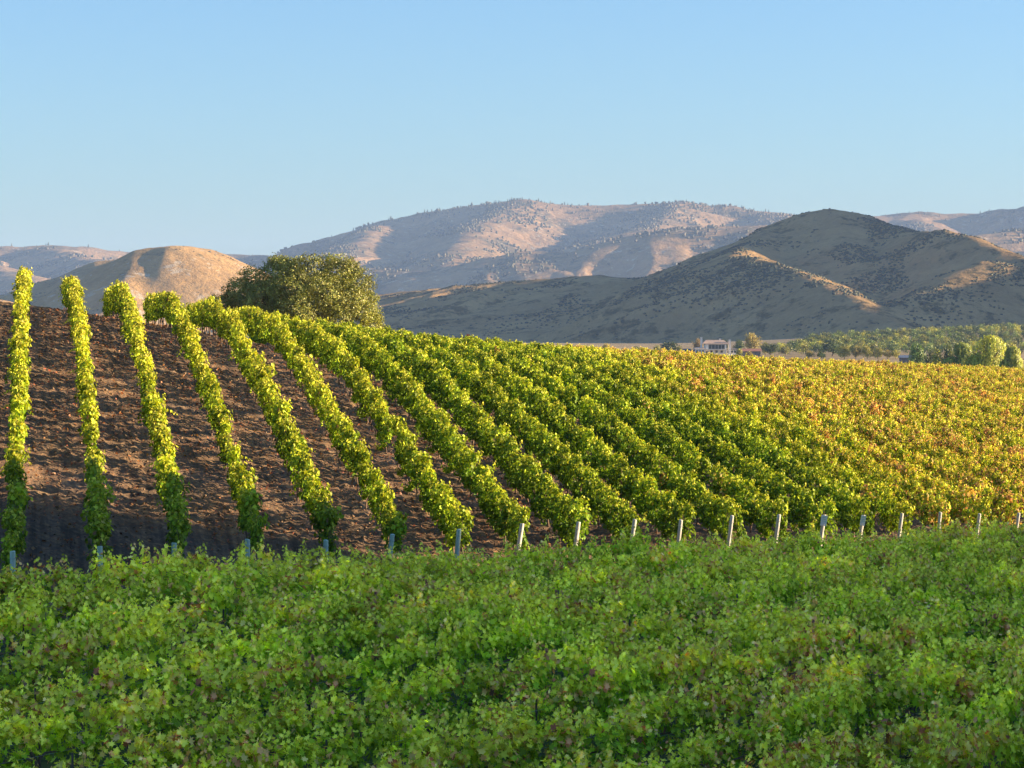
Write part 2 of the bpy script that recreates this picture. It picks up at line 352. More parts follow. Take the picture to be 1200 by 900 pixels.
# ------------------------------------------------------------------ hills and mountains from ridge lines
def ridge_field(X, Y, ridges, base=-14.0, soft=5.0, amp=6.0, lam=60.0, seed=3, slopes_noise=1.0):
    acc = np.full(X.shape, base, float)
    for j, (pts, kf, r0) in enumerate(ridges):
        pts = np.array([P(*p) for p in pts]); best = np.full(X.shape, 1e12); zc = np.zeros(X.shape); tl = np.zeros(X.shape); side = np.zeros(X.shape)
        Lacc = 0.0
        for a, b in zip(pts[:-1], pts[1:]):
            d = b[:2] - a[:2]; ln = math.hypot(*d)
            t = np.clip(((X - a[0]) * d[0] + (Y - a[1]) * d[1]) / (ln * ln), 0, 1)
            qx, qy = a[0] + t * d[0], a[1] + t * d[1]; dd = np.hypot(X - qx, Y - qy)
            m_ = dd < best
            ts = t * t * (3 - 2 * t) * 0.35 + t * 0.65
            best = np.where(m_, dd, best); zc = np.where(m_, a[2] + (b[2] - a[2]) * ts, zc); tl = np.where(m_, Lacc + t * ln, tl)
            Lacc += ln
        ksl = kf[0] + (kf[1] - kf[0]) * sstep(-60, 60, 0 * X) if isinstance(kf, tuple) else kf
        rr = np.sqrt(best ** 2 + r0 ** 2) - r0
        # gullies run down the slope: noise stretched along the distance from the crest
        gl = ridged(tl / lam + 3.3 * j + 0.25 * fbm(X / lam, Y / lam, 2, seed + 9), best / (lam * 3.2) + 1.7 * j, 4, seed + j * 7) - 0.70
        h = zc - ksl * rr + gl * amp * sstep(0, lam * 1.1, best) * slopes_noise
        m_ = np.maximum(acc, h); acc = m_ + soft * np.log(np.exp((acc - m_) / soft) + np.exp((h - m_) / soft)) - 0 * soft
    return acc
def hill(name, x0, x1, y0, y1, dx, dy, ridges, material, kind='structure', fine=1.0, finelam=12.0, sink=-13.5, **kw):
    xs = np.arange(x0, x1 + dx, dx); ys = np.arange(y0, y1 + dy, dy); X, Y = np.meshgrid(xs, ys)
    Z = ridge_field(X, Y, ridges, **kw)
    Z = Z + fine * fbm(X / finelam, Y / finelam, 4, 41) * sstep(-12, 5, Z)
    o = link(name, mesh_np(name, np.stack([X.ravel(), Y.ravel(), Z.ravel()], 1), grid_faces(len(xs), len(ys)), material, smooth=True))
    tag(o, kind=kind)
    def h(x, y):
        u = np.clip((np.asarray(x) - x0) / dx, 0, len(xs) - 1.001); v = np.clip((np.asarray(y) - y0) / dy, 0, len(ys) - 1.001)
        iu = u.astype(int); iv = v.astype(int); fu = u - iu; fv = v - iv
        return (Z[iv, iu] * (1 - fu) + Z[iv, iu + 1] * fu) * (1 - fv) + (Z[iv + 1, iu] * (1 - fu) + Z[iv + 1, iu + 1] * fu) * fv
    return o, h
GOLD = [(0.3, (0.29, 0.185, 0.09)), (0.5, (0.47, 0.305, 0.145)), (0.7, (0.66, 0.44, 0.20))]
M_hill_dark = make_hill('dry_grass_and_chaparral', GOLD, (0.060, 0.062, 0.035), -0.03, 0.012, 0.11)
M_hill_gold = make_hill('golden_grass', [(0.3, (0.30, 0.18, 0.08)), (0.5, (0.48, 0.30, 0.13)), (0.7, (0.62, 0.41, 0.19))], (0.13, 0.11, 0.06), -0.06, 0.012, 0.10, rock=0.03)
M_mount = make_hill('burnt_mountain_slope', [(0.3, (0.18, 0.125, 0.065)), (0.5, (0.38, 0.24, 0.13)), (0.7, (0.58, 0.38, 0.20))], (0.11, 0.10, 0.07), -0.01, 0.0035, 0.03, rock=0.02, bump=1.0, bdist=12.0)

bigridges = [
    ([(350, 372, 3050), (445, 347, 3000), (480, 342, 2960), (550, 336, 2900), (600, 331, 2850), (640, 327, 2800), (700, 323, 2740), (740, 326, 2700), (768, 327, 2680), (790, 322, 2670)], 0.18, 20),
    ([(768, 330, 2680), (800, 314, 2660), (850, 290, 2640), (900, 264, 2630), (940, 250, 2625), (968, 245, 2620), (1000, 250, 2610), (1040, 264, 2560), (1075, 272, 2490), (1105, 271, 2430), (1135, 277, 2380), (1165, 290, 2340), (1200, 303, 2300), (1260, 318, 2280), (1400, 330, 2260)], 0.46, 12),
    ([(905, 272, 2600), (872, 289, 2500), (854, 301, 2400), (885, 302, 2300), (925, 315, 2220), (965, 332, 2140), (1003, 349, 2060), (1045, 378, 1980)], 0.40, 7),
    ([(985, 250, 2600), (990, 282, 2500), (1020, 312, 2400), (1035, 345, 2300)], 0.42, 14),
    ([(1104, 271, 2432), (1110, 288, 2385), (1122, 308, 2335), (1130, 322, 2300)], 0.50, 4),
    ([(1030, 378, 2030), (1080, 343, 2100), (1130, 317, 2160), (1152, 307, 2180), (1168, 306, 2190), (1200, 314, 2180), (1260, 318, 2160), (1400, 300, 2150)], 0.42, 12),
]
# unseen ridge added on the right, its heights shaped to shade the near slopes
bigridges.append(([(600 + F * 720 / D, HY - z * F / D, D) for D, z in ((1900, 70), (1990, 102), (2085, 112), (2165, 111), (2245, 125), (2290, 131), (2335, 108), (2390, 101), (2450, 122), (2500, 172), (2580, 212), (2720, 222), (2840, 170))], 1.05, 8))
hill_a, hA = hill('hill', -330, 860, 1850, 3150, 2.8, 3.0, bigridges, M_hill_dark, fine=1.3, finelam=14, soft=2.6, amp=21, lam=70, seed=5)
leftridges = [
    ([(95, 352, 3100), (110, 330, 3080), (140, 306, 3060), (165, 294, 3050), (200, 288, 3050), (230, 290, 3100), (260, 302, 3180), (290, 318, 3260), (330, 345, 3350), (380, 385, 3450)], 0.55, 26),
    ([(172, 294, 3050), (150, 325, 2960), (125, 365, 2860)], 0.50, 12),
    ([(-160, 352, 3500), (0, 346, 3500), (60, 327, 3500), (115, 306, 3500), (150, 303, 3500), (200, 320, 3500)], 0.26, 30),
    ([(-260, 364, 2900), (-100, 350, 2900), (0, 351, 2900), (40, 360, 2900), (120, 380, 2850)], 0.3, 12),
]
hill_b, hB = hill('hill', -1050, -150, 2600, 3900, 4.0, 5.0, leftridges, M_hill_gold, fine=1.2, finelam=18, soft=3.0, amp=20, lam=90, seed=9)
mr = [
    ([(-300, 300, 8200), (-100, 296, 8200), (0, 290, 8200), (60, 289, 8200), (110, 291, 8200), (150, 296, 8200), (200, 294, 8200), (250, 297, 8200), (300, 300, 8200), (350, 298, 8100), (368, 289, 8100), (400, 276, 8100), (430, 264, 8100), (480, 253, 8100), (520, 247, 8050), (560, 241, 8000), (590, 238, 8000), (612, 235, 8000), (640, 239, 8000), (700, 242, 8000), (760, 239, 8000), (800, 239, 8000), (860, 243, 8000), (905, 250, 8000), (950, 262, 8000), (1035, 254, 8400), (1080, 250, 8400), (1150, 250, 8400), (1190, 244, 8300), (1240, 230, 8300), (1500, 220, 8300)], 0.42, 45),
    ([(200, 345, 6600), (300, 335, 6400), (400, 322, 6300), (440, 315, 6200), (500, 318, 6150), (560, 305, 6150), (610, 295, 6150), (660, 296, 6150), (720, 282, 6150), (770, 270, 6150), (840, 265, 6200), (930, 265, 6200), (1060, 285, 6200), (1200, 270, 6300), (1400, 255, 6300)], 0.33, 25),
    ([(612, 238, 8000), (560, 262, 7500), (540, 285, 7000), (530, 300, 6600)], 0.45, 60),
    ([(800, 240, 8000), (760, 268, 7400), (700, 285, 6900)], 0.45, 60),
    ([(450, 262, 8000), (420, 285, 7400), (400, 300, 6900)], 0.45, 60),
    ([(1060, 252, 8400), (1100, 275, 7700), (1150, 300, 7100)], 0.5, 60),
    ([(60, 290, 8200), (110, 305, 7600), (180, 320, 7000)], 0.45, 60),
    ([(-40, 292, 8200), (-20, 310, 7600), (40, 325, 7000)], 0.45, 60),
    ([(905, 250, 8000), (930, 275, 7300), (960, 290, 6900)], 0.45, 60),
]
mount, hM = hill('mountain', -2300, 2300, 5300, 9000, 13, 14, mr, M_mount, fine=7.0, finelam=60, soft=9.0, amp=115, lam=230, seed=15)

# ------------------------------------------------------------------ scattered cover on the hills
ICO_V = None
def ico():
    t = (1 + 5 ** 0.5) / 2
    v = np.array([(-1, t, 0), (1, t, 0), (-1, -t, 0), (1, -t, 0), (0, -1, t), (0, 1, t), (0, -1, -t), (0, 1, -t), (t, 0, -1), (t, 0, 1), (-t, 0, -1), (-t, 0, 1)], float)
    v /= np.linalg.norm(v[0])
    f = np.array([(0, 11, 5), (0, 5, 1), (0, 1, 7), (0, 7, 10), (0, 10, 11), (1, 5, 9), (5, 11, 4), (11, 10, 2), (10, 7, 6), (7, 1, 8), (3, 9, 4), (3, 4, 2), (3, 2, 6), (3, 6, 8), (3, 8, 9), (4, 9, 5), (2, 4, 11), (6, 2, 10), (8, 6, 7), (9, 8, 1)])
    return v, f
IV, IF = ico()
def scatter_blobs(name, pts, sizes, flat, color, label=None, cat=None):
    n = len(pts); V = IV[None] * (1 + NR.uniform(-0.25, 0.25, (n, 12, 1)))
    V = V * np.stack([sizes * NR.uniform(0.8, 1.3, n), sizes * NR.uniform(0.8, 1.3, n), sizes * flat * NR.uniform(0.8, 1.2, n)], 1)[:, None, :] + pts[:, None, :]
    T = IF[None] + (np.arange(n) * 12)[:, None, None]
    at = np.repeat(np.c_[NR.rand(n), NR.rand(n), NR.rand(n), np.ones(n)], 12, axis=0)
    o = link(name, mesh_np(name, V.reshape(-1, 3), T.reshape(-1, 3), M_tree, attr=at)); o.color = (*color, 1)
    tag(o, label, cat, kind='stuff'); return o
def pick(n, x0, x1, y0, y1, h, dens, zmin=-8):
    x = NR.uniform(x0, x1, n); y = NR.uniform(y0, y1, n); z = h(x, y); k = (NR.rand(n) < dens(x, y, z)) & (z > zmin)
    return np.stack([x[k], y[k], z[k]], 1)
pts = pick(110000, -280, 520, 1980, 2900, hA, lambda x, y, z: np.clip(sstep(-0.12, 0.32, fbm(x / 42, y / 60, 4, 3)) * (0.15 + sstep(0, 40, z)) * 0.9, 0, 1))
pts[:, 2] += 0.2
scatter_blobs('chaparral', pts, NR.uniform(0.5, 1.5, len(pts)), 0.7, (0.058, 0.066, 0.034), 'dark scrub dotting the shaded slopes of the big hill', 'scrub')
pts = pick(4000, -800, -200, 2850, 3500, hB, lambda x, y, z: np.clip(sstep(0.0, 0.4, fbm(x / 50, y / 70, 4, 8)) * 0.5, 0, 1))
scatter_blobs('low_scrub', pts, NR.uniform(0.7, 1.8, len(pts)), 0.6, (0.15, 0.12, 0.07), 'sparse tan scrub on the small golden hill at left', 'scrub')
pts = pick(36000, -1500, 1500, 5700, 8100, hM, lambda x, y, z: np.clip(sstep(-0.05, 0.3, fbm(x / 150, y / 200, 4, 31) + 0.30 * sstep(200, 320, z)) * 0.8, 0, 1), 20)
sz = NR.uniform(2.0, 4.2, len(pts)); pts[:, 2] += sz * 0.6
scatter_blobs('mountain_woodland', pts, sz, 1.25, (0.10, 0.085, 0.05), 'sparse burnt woodland scattered over the far mountain slopes', 'woodland')

# ------------------------------------------------------------------ foliage generators
LEAF_O = np.array([(0, 0, -0.10), (0, .60, .03), (.20, .28, 0), (.46, .34, .05), (.44, -.10, .03), (.20, -.42, .04), (-.20, -.42, .04), (-.44, -.10, .03), (-.46, .34, .05), (-.20, .28, 0)])
LEAF_T = np.array([(0, k, k % 9 + 1) for k in range(1, 10)])
LEAF_F = np.array([(0, -.02, -0.10), (0, .62, .04), (.13, .27, -.02), (.45, .40, .06), (.31, .07, -.02), (.54, -.14, .06), (.19, -.22, -.02), (.13, -.46, .04), (-.13, -.46, .04), (-.19, -.22, -.02), (-.54, -.14, .06), (-.31, .07, -.02), (-.45, .40, .06), (-.13, .27, -.02)])
LEAF_FT = np.array([(0, k, k % 13 + 1) for k in range(1, 14)])
QUAD_O = np.array([(0, -.5, 0), (.36, 0, .10), (0, .5, 0), (-.36, 0, .10)]); QUAD_T = np.array([(0, 1, 2), (0, 2, 3)])
def frames(N):
    N = N / np.maximum(np.linalg.norm(N, axis=1, keepdims=True), 1e-6)
    R = NR.normal(size=N.shape); A = np.cross(N, R); A /= np.maximum(np.linalg.norm(A, axis=1, keepdims=True), 1e-6); B = np.cross(N, A)
    return A, B, N
def leaves(pos, nrm, size, outline=LEAF_O, tris=LEAF_T, droop=None):
    A, B, N = frames(nrm); n = len(pos); k = len(outline)
    V = pos[:, None] + size[:, None, None] * (A[:, None] * outline[None, :, 0:1] + B[:, None] * outline[None, :, 1:2] + N[:, None] * outline[None, :, 2:3])
    T = tris[None] + (np.arange(n) * k)[:, None, None]
    return V.reshape(-1, 3), T.reshape(-1, 3)
def vine_mesh(seed, length=1.6, style='hill'):
    global NR
    keep = NR; NR = np.random.RandomState(seed); r = random.Random(seed)
    P_, N_, S_, G_ = [], [], [], []
    fg = style == 'fore'
    dn = style == 'dense'; ncl = 16 if fg else (24 if dn else 18); nl = 24 if fg else 25
    for c in range(ncl):
        cx = r.gauss(0, 0.17 if fg else (0.15 if dn else 0.10)); cyy = (c + r.random()) / ncl * length - length / 2
        cz = r.uniform(0.70, 1.60) if fg else r.uniform(0.42 if dn else 0.68, 1.72)
        rad = r.uniform(0.20, 0.36) if fg else r.uniform(0.15, 0.30)
        d = NR.normal(size=(nl, 3)); d /= np.linalg.norm(d, axis=1, keepdims=True)
        p = np.array([cx, cyy, cz]) + d * rad * np.array([1.0, 1.1, 1.0]) * NR.uniform(0.55, 1.05, (nl, 1))
        nn = d * 0.8 + np.array([math.copysign(0.25, cx), 0, 0.8 if fg else 0.45]) + NR.normal(scale=0.6 if fg else 0.45, size=(nl, 3))
        P_.append(p); N_.append(nn); S_.append(NR.uniform(0.10, 0.175, nl)); G_.append(np.clip((p[:, 2] - 1.12) * (1.3 if fg else 0.7) + NR.uniform(-.1, .2, nl), 0, 1))  # upper leaves lighter: young growth, and top light put into the colour
    for s in range(r.randint(9, 14) if fg else r.randint(6, 9)):
        x, y, z = r.gauss(0, 0.18), r.uniform(-length / 2, length / 2), r.uniform(1.3, 1.6)
        dx, dy, dz = r.gauss(0, 0.22), r.gauss(0, 0.22), 1.0
        if r.random() < 0.28: dz = 0.25; dx = r.choice((-1, 1)) * r.uniform(0.6, 1.0)
        ln = r.uniform(0.25, 0.62) * (1.35 if fg else 1.0); k = int(ln / 0.055)
        for q in range(k):
            t = q / k; dr = -0.25 * t * t * ln if dz > 0.5 else -0.5 * t * t * ln
            a = q * 2.4
            P_.append(np.array([[x + dx * ln * t + 0.06 * math.cos(a), y + dy * ln * t + 0.06 * math.sin(a), z + dz * ln * t + dr]]))
            N_.append(np.array([[math.cos(a) * 0.8, math.sin(a) * 0.8, 0.6]]) + NR.normal(scale=0.3, size=(1, 3)))
            S_.append(np.array([0.135 - 0.065 * t])); G_.append(np.array([0.5 + 0.5 * t]))
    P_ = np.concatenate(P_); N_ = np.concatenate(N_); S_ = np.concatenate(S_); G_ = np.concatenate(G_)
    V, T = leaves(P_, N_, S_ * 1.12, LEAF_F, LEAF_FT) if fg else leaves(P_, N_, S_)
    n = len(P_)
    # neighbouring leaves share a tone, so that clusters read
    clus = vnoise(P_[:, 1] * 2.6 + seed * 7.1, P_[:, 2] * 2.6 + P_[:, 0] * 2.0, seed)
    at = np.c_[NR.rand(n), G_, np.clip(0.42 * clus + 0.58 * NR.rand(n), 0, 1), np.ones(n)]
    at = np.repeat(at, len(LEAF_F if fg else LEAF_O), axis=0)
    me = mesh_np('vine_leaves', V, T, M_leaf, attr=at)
    NR = keep
    return me
NVAR = 14
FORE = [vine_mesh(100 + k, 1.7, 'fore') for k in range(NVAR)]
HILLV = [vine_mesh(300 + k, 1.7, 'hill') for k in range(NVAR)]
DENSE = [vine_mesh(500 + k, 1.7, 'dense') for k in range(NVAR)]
def trunk_mesh(seed):
    r = random.Random(seed); b = MB(); z = 0; pts = [(0, 0, -0.12)]
    for k in range(4): pts.append((r.gauss(0, 0.03), r.gauss(0, 0.04), 0.02 + 0.22 * (k + 0.6)))
    b.tube(pts, [0.05, 0.045, 0.036, 0.034, 0.04], 6)
    for s in (-1, 1):
        b.tube([pts[-1], (r.gauss(0, .03), s * 0.3, 0.97), (r.gauss(0, .03), s * 0.75, 0.95 + r.gauss(0, .02))], [0.034, 0.026, 0.016], 5)
        for q in range(3):
            y = s * (0.2 + 0.22 * q); b.tube([(0, y, 0.95), (r.gauss(0, .06), y + r.gauss(0, .05), 1.45)], [0.009, 0.005], 4)
    return b.mesh('vine_trunk', M_bark)
TRUNKS = [trunk_mesh(k) for k in range(6)]

# ------------------------------------------------------------------ vine rows
def autumn_at(X, Y):
    i = row_index(X, Y)
    a = 0.07 + 0.37 * sstep(13.2, 18.5, i + 1.2 * (vnoise(X / 5, Y / 7, 5) - 0.5))
    a += 0.26 * (vnoise(X / 3.5, Y / 5.0, 9) - 0.5) * sstep(11, 16, i) + 0.12 * (vnoise(X / 2.2, Y / 2.2, 19) - 0.5) * sstep(12, 15, i)
    a += 0.10 * sstep(8, 0, i) * 0.5
    return float(np.clip(a, 0.05, 0.95))
ORD = ['leftmost', 'second', 'third', 'fourth', 'fifth', 'sixth', 'seventh', 'eighth', 'ninth', 'tenth', 'eleventh', 'twelfth', 'thirteenth', 'fourteenth', 'fifteenth', 'sixteenth', 'seventeenth', 'eighteenth', 'nineteenth']
def in_view(X, Y, m=60, low=980):
    px = 600 + F * X / Y
    return -m < px < 1200 + m
rot_h = math.atan2(0.164, 1.0)       # local +Y along the row
nv = 0
def vine(parent, origin, x, y, z, meshes, rz, col, hs, trunk, wd=(0.85, 1.2)):
    global nv
    o = bpy.data.objects.new('vine', RND.choice(meshes)); C.objects.link(o); o.parent = parent
    o.location = (x - origin[0], y - origin[1], z - origin[2]); o.rotation_euler = (0, 0, rz + (math.pi if RND.random() < 0.5 else 0))
    o.scale = (RND.uniform(*wd), 1.0, hs); o.color = (*col, 1)
    if trunk:
        t = bpy.data.objects.new('trunk', RND.choice(TRUNKS)); C.objects.link(t); t.parent = o; t.scale = (1, 1, 1.0 / hs)
    nv += 1
for i in range(-3, 48):
    p = row_start(i)
    Ys = []
    yend = float(np.interp(i, [-3, 0, 4, 9, 14, 20, 30, 45], [166, 169, 178, 205, 235, 262, 300, 330]))
    y = p[1] + 0.6
    while y < yend:
        Ys.append(y); y += 1.42
    X_ = [row_x(i, y) for y in Ys]
    Zs = base_h(np.array(X_), np.array(Ys)) + 0.02
    if not any(in_view(x, y) for x, y in zip(X_, Ys)): continue
    root = None
    for x, y, z in zip(X_, Ys, Zs):
        if not (-90 < 600 + F * x / y < 1275 + 20): continue
        if root is None:
            root = empty('vine_row', (x, y, z), 0); origin = (x, y, z); first = y
        edgev = y - p[1] < 1.6
        if not edgev and RND.random() < (0.035 if i < 8 else 0.015): continue
        a = autumn_at(x, y)
        if RND.random() < 0.04 and i > 10: a = min(0.9, a + 0.3)
        yel = 0.36 + 0.24 * float(vnoise(x / 6, y / 9, 3)) + 0.10 * sstep(95, 120, y) + 0.10 * sstep(5, 0, i) - 0.26 * float(sstep(5, 8, i) * sstep(15.0, 14, i)) + 0.08 * float(sstep(14, 17, i))
        col = (a, float(yel), 0.22 + RND.random() * 0.85 + 0.10 * float(sstep(13, 17, i)))
        hs = RND.uniform(0.90, 1.08) * (0.85 if RND.random() < 0.03 else 1) * (1.0 + 0.10 * (float(vnoise(y / 4.0, i * 3.7, 2)) - 0.5))
        vine(root, origin, x + RND.gauss(0, 0.05), y + RND.gauss(0, 0.06), z, HILLV if i + RND.random() < 6.5 else DENSE, rot_h, col, hs, y < 135 or i < 5, (0.62, 0.98) if i < 7 else ((0.72, 0.92) if i < 15 else (0.62, 0.85)))
    if root is None: continue
    gname = 'vine rows on the hillside'
    if i < 0: tag(root, 'short far piece of a green vine row at the left crest, %s' % {-1: 'nearest the frame', -2: 'behind the first', -3: 'farthest left'}[i], 'vine row', gname)
    elif i == 0: tag(root, 'leftmost green vine row, standing up almost vertical in the picture', 'vine row', gname)
    elif i < 8: tag(root, '%s vine row from the left, yellow-green with bare dark soil beside it' % ORD[i], 'vine row', gname)
    elif i < 15: tag(root, '%s vine row from the left, dense green foliage meeting its neighbours' % ORD[i], 'vine row', gname)
    elif i < 19: tag(root, '%s vine row from the left, turning yellow and orange above its pale end post' % ORD[i], 'vine row', gname)
    else: tag(root, 'golden vine row in the dense yellow field on the right, its foot outside the frame', 'vine row', 'golden vine rows of the right-hand field')
print('hill vines', nv)
# foreground rows, parallel to the headland
rot_f = math.atan2(-EX, EY)
fr = 0; v = 6.0
FORE_NAMES = []
while v < 62:
    ox, oy = -13.6 + EY * v, 79.0 - EX * v
    ts = np.arange(-60, 90, 1.32) + RND.uniform(0, 1)
    xs, ys = ox + EX * ts, oy + EY * ts
    k = (ys > 36); xs, ys = xs[k], ys[k]
    zs = base_h(xs, ys) + 0.02
    px = 600 + F * xs / ys; pyt = HY - F * (zs + 2.1) / ys
    k = (px > -110) & (px < 1310) & (pyt < 935); xs, ys, zs = xs[k], ys[k], zs[k]
    if len(xs) < 2: break
    origin = (xs[0], ys[0], zs[0]); root = empty('vine_row', origin, 0)
    for q, (x, y, z) in enumerate(zip(xs, ys, zs)):
        a = 0.34 + 0.30 * (float(vnoise(x / 2.5, y / 2.5, 61)) - 0.5) + (0.06 if fr > 6 else 0)
        yel = 0.38 + 0.54 * float(vnoise(x / 4.0, y / 4.0, 71)) + (0.16 if fr < 1 and x < 0 else 0) + 0.05 * float(sstep(60, 48, y))
        vine(root, origin, x + RND.gauss(0, 0.08), y + RND.gauss(0, 0.08), z, FORE, rot_f, (float(a), float(yel), RND.uniform(1.4, 2.6)),  # leaf colour brightened to stand in for weak light in the foreground shade
             (1.02 if fr < 2 else 1.0) * RND.uniform(0.88, 1.08) * (1 + (0.10 if fr < 2 else 0.26) * (float(vnoise(x / 3, y / 3, 91)) - 0.5)), True, (0.6, 0.95))
        if q % 5 == 2:
            b = MB(); b.box((0, 0, 0.7), (0.03, 0.03, 1.7), rot_f); b.box((0, 0, 1.555), (0.02, 0.02, 0.01), rot_f)
            b.build('trellis_stake', M_steel, root, (x - origin[0], y - origin[1] + 0.1, z - origin[2]))
    for hz, rad, mt, nm in ((0.45, 0.010, M_hose, 'drip_hose'), (0.95, 0.003, M_wire, 'trellis_wire'), (1.25, 0.003, M_wire, 'trellis_wire')):
        b = MB(); b.tube([(xs[k2] - origin[0], ys[k2] - origin[1], zs[k2] - origin[2] + hz) for k2 in range(0, len(xs), 2)], rad, 4)
        b.build(nm, mt, root)
    where = ['farthest foreground row, bordering the headland below the end posts', 'second row from the headland in the shaded foreground'][fr] if fr < 2 else '%s row from the headland in the shaded foreground' % ORD[fr]
    tag(root, 'green vine row, %s' % where, 'vine row', 'vine rows of the shaded foreground')
    fr += 1; v += 2.5
print('foreground rows', fr, 'vines', nv)

# ------------------------------------------------------------------ end posts
POSTX = [15, 117, 204, 290, 382, 460, 538, 612, 678, 744, 798, 858, 913, 966, 1012, 1057, 1102, 1148, 1194]
POSTY = [646, 640, 636, 632, 633, 626, 620, 613, 611, 608, 609, 604, 603, 603, 603, 601, 600, 602, 601]
def post_mesh(seed, in_shade, h=1.75):
    r = random.Random(seed); b = MB(); n = 9; R0 = 0.082 if in_shade else 0.078; rings = []
    zs = [-0.35, 0.0, h * 0.5, h - 0.02, h]; vs = []
    for k, z in enumerate(zs):
        rr = R0 * (1.0 - 0.08 * z / h) * (0.90 if k == 4 else 1)
        for q in range(n):
            t = 2 * math.pi * q / n; w = rr * (1 + 0.06 * math.sin(3 * t + seed)); vs.append((w * math.cos(t), w * math.sin(t), z + (0.012 * math.cos(t + seed) if k == 4 else 0)))
    fs = [(k * n + q, k * n + (q + 1) % n, (k + 1) * n + (q + 1) % n, (k + 1) * n + q) for k in range(len(zs) - 1) for q in range(n)]
    fs.append(tuple((len(zs) - 1) * n + q for q in range(n))); b.add(vs, fs)
    return b.mesh('end_post', M_post_shade if in_shade else M_post, True)
pl_o = ['leftmost', 'second', 'third', 'fourth', 'fifth', 'sixth', 'seventh']
for i, (px, py) in enumerate(zip(POSTX, POSTY)):
    Y = row_start(i)[1] - 0.7; X = (px - 600) / F * Y; zg = float(base_h(np.array([X]), np.array([Y]))[0])
    ztop = -(py - HY) / F * Y; h = max(0.9, ztop - zg)
    in_shade = i <= 6
    e = empty('end_post', (X, Y, zg)); e.rotation_euler = (math.radians(6), math.radians(0.5 if i < 5 else RND.uniform(5, 9)), 0)
    lean = math.tan(e.rotation_euler[1]) * h
    e.location.x -= lean
    link('post_shaft', post_mesh(i, in_shade, h * 1.01), e)
    bw = MB(); bw.tube([(0.086 * math.cos(t), 0.086 * math.sin(t), h * 0.86 + 0.01 * math.sin(t * 2)) for t in np.linspace(0, 2 * math.pi, 13)], 0.006, 4, False); bw.build('wire_wrap', M_wire, e)
    bw = MB(); bw.tube([(0, 0, h * 0.86), (0.10, -1.3, -0.05)], 0.007, 4); bw.build('anchor_wire', M_wire, e)
    if i in (13, 14):
        b = MB(); b.box((0.0, -0.10, h - 0.20), (0.24 if i == 13 else 0.20, 0.012, 0.42)); s = b.build('sign_plate', M_plate, e)
        b = MB()
        for q in range(3): b.box((0.0, -0.1085, h - 0.07 - 0.075 * q), (0.16 - 0.03 * (q % 2), 0.003, 0.014))
        b.build('sign_print', M_print, s)
    if i <= 6: lab = 'shaded blue-green round end post at the foot of the %s vine row from the left' % ORD[i]
    elif i == 13: lab = 'pale leaning end post carrying the larger white sign plate'
    elif i == 14: lab = 'pale end post carrying the narrower white sign plate, right of the larger plate'
    elif i == 18: lab = 'pale round end post at the right edge of the frame'
    elif i < 13: lab = 'pale leaning end post at the foot of the %s vine row from the left' % ORD[i]
    else: lab = 'pale round end post, %s to the right of the two posts with plates' % {15: 'first', 16: 'second', 17: 'third'}[i]
    tag(e, lab, 'post', 'end posts along the headland')
# small red marker flag above the crest
p = P(547, 397, 196); zg = float(base_h(np.array([p[0]]), np.array([p[1]]))[0])
e = empty('marker_flag', (p[0], p[1], zg)); b = MB(); b.tube([(0, 0, 0), (0, 0, p[2] - zg + 0.35)], 0.02, 6); b.build('pole', M_steel, e)
M_red = make_simple('faded_red_cloth', (0.55, 0.08, 0.07), (0.68, 0.16, 0.14), 6, 0.8, 0.1)
b = MB(); b.add([(0, 0, .02), (.10, .02, .0), (.20, -.02, .03), (0, 0, .27), (.10, .02, .25), (.20, -.02, .28), (0, .012, .02), (.10, .032, .0), (.20, -.008, .03), (0, .012, .27), (.10, .032, .25), (.20, -.008, .28)],
                  [(0, 1, 4, 3), (1, 2, 5, 4), (7, 6, 9, 10), (8, 7, 10, 11), (0, 6, 7, 1), (1, 7, 8, 2), (3, 4, 10, 9), (4, 5, 11, 10), (2, 8, 11, 5), (0, 3, 9, 6)]); b.build('flag', M_red, e, (0, 0, p[2] - zg + 0.05))
tag(e, 'small red marker flag sticking up above the vines on the crest', 'flag')

# ------------------------------------------------------------------ litter, clods between the left rows
n = 26000; X = NR.uniform(-24, 9, n); Y = NR.uniform(79, 152, n); k = (head_v(X, Y) < 2.0) & (np.abs(600 + F * X / Y - 380) < 430) & (NR.rand(n) < 0.25 + 0.9 * vnoise(X / 1.5, Y / 3.0, 44)); X, Y = X[k], Y[k]
Z = ground_h(X, Y) + 0.03; n = len(X)
V, T = leaves(np.stack([X, Y, Z], 1), NR.normal(scale=0.5, size=(n, 3)) + np.array([0, 0, 1.0]), NR.uniform(0.07, 0.13, n), QUAD_O * np.array([1.5, 1, 1]), QUAD_T)
o = link('fallen_leaves', mesh_np('fallen_leaves', V, T, M_tree, attr=np.repeat(np.c_[NR.rand(n), NR.rand(n), NR.rand(n), np.ones(n)], 4, axis=0))); o.color = (0.42, 0.17, 0.07, 1)
tag(o, 'red-brown fallen leaves strewn over the bare soil between the rows', 'fallen leaves', kind='stuff')
n = 9000; X = NR.uniform(-24, 9, n); Y = 79 + 75 * NR.rand(n) ** 1.2; k = (head_v(X, Y) < 2.5); X, Y = X[k], Y[k]; n = len(X)
s = NR.uniform(0.02, 0.065, n)
V = IV[None] * (1 + NR.uniform(-.3, .3, (n, 12, 1))) * s[:, None, None] * np.array([1, 1, .7]) + np.stack([X, Y, ground_h(X, Y) + s * 0.3], 1)[:, None, :]
M_clod = make_simple('soil_clods', (0.13, 0.09, 0.065), (0.33, 0.22, 0.13), 3, 0.95, 0.3)
o = link('soil_clods', mesh_np('soil_clods', V.reshape(-1, 3), (IF[None] + (np.arange(n) * 12)[:, None, None]).reshape(-1, 3), M_clod))
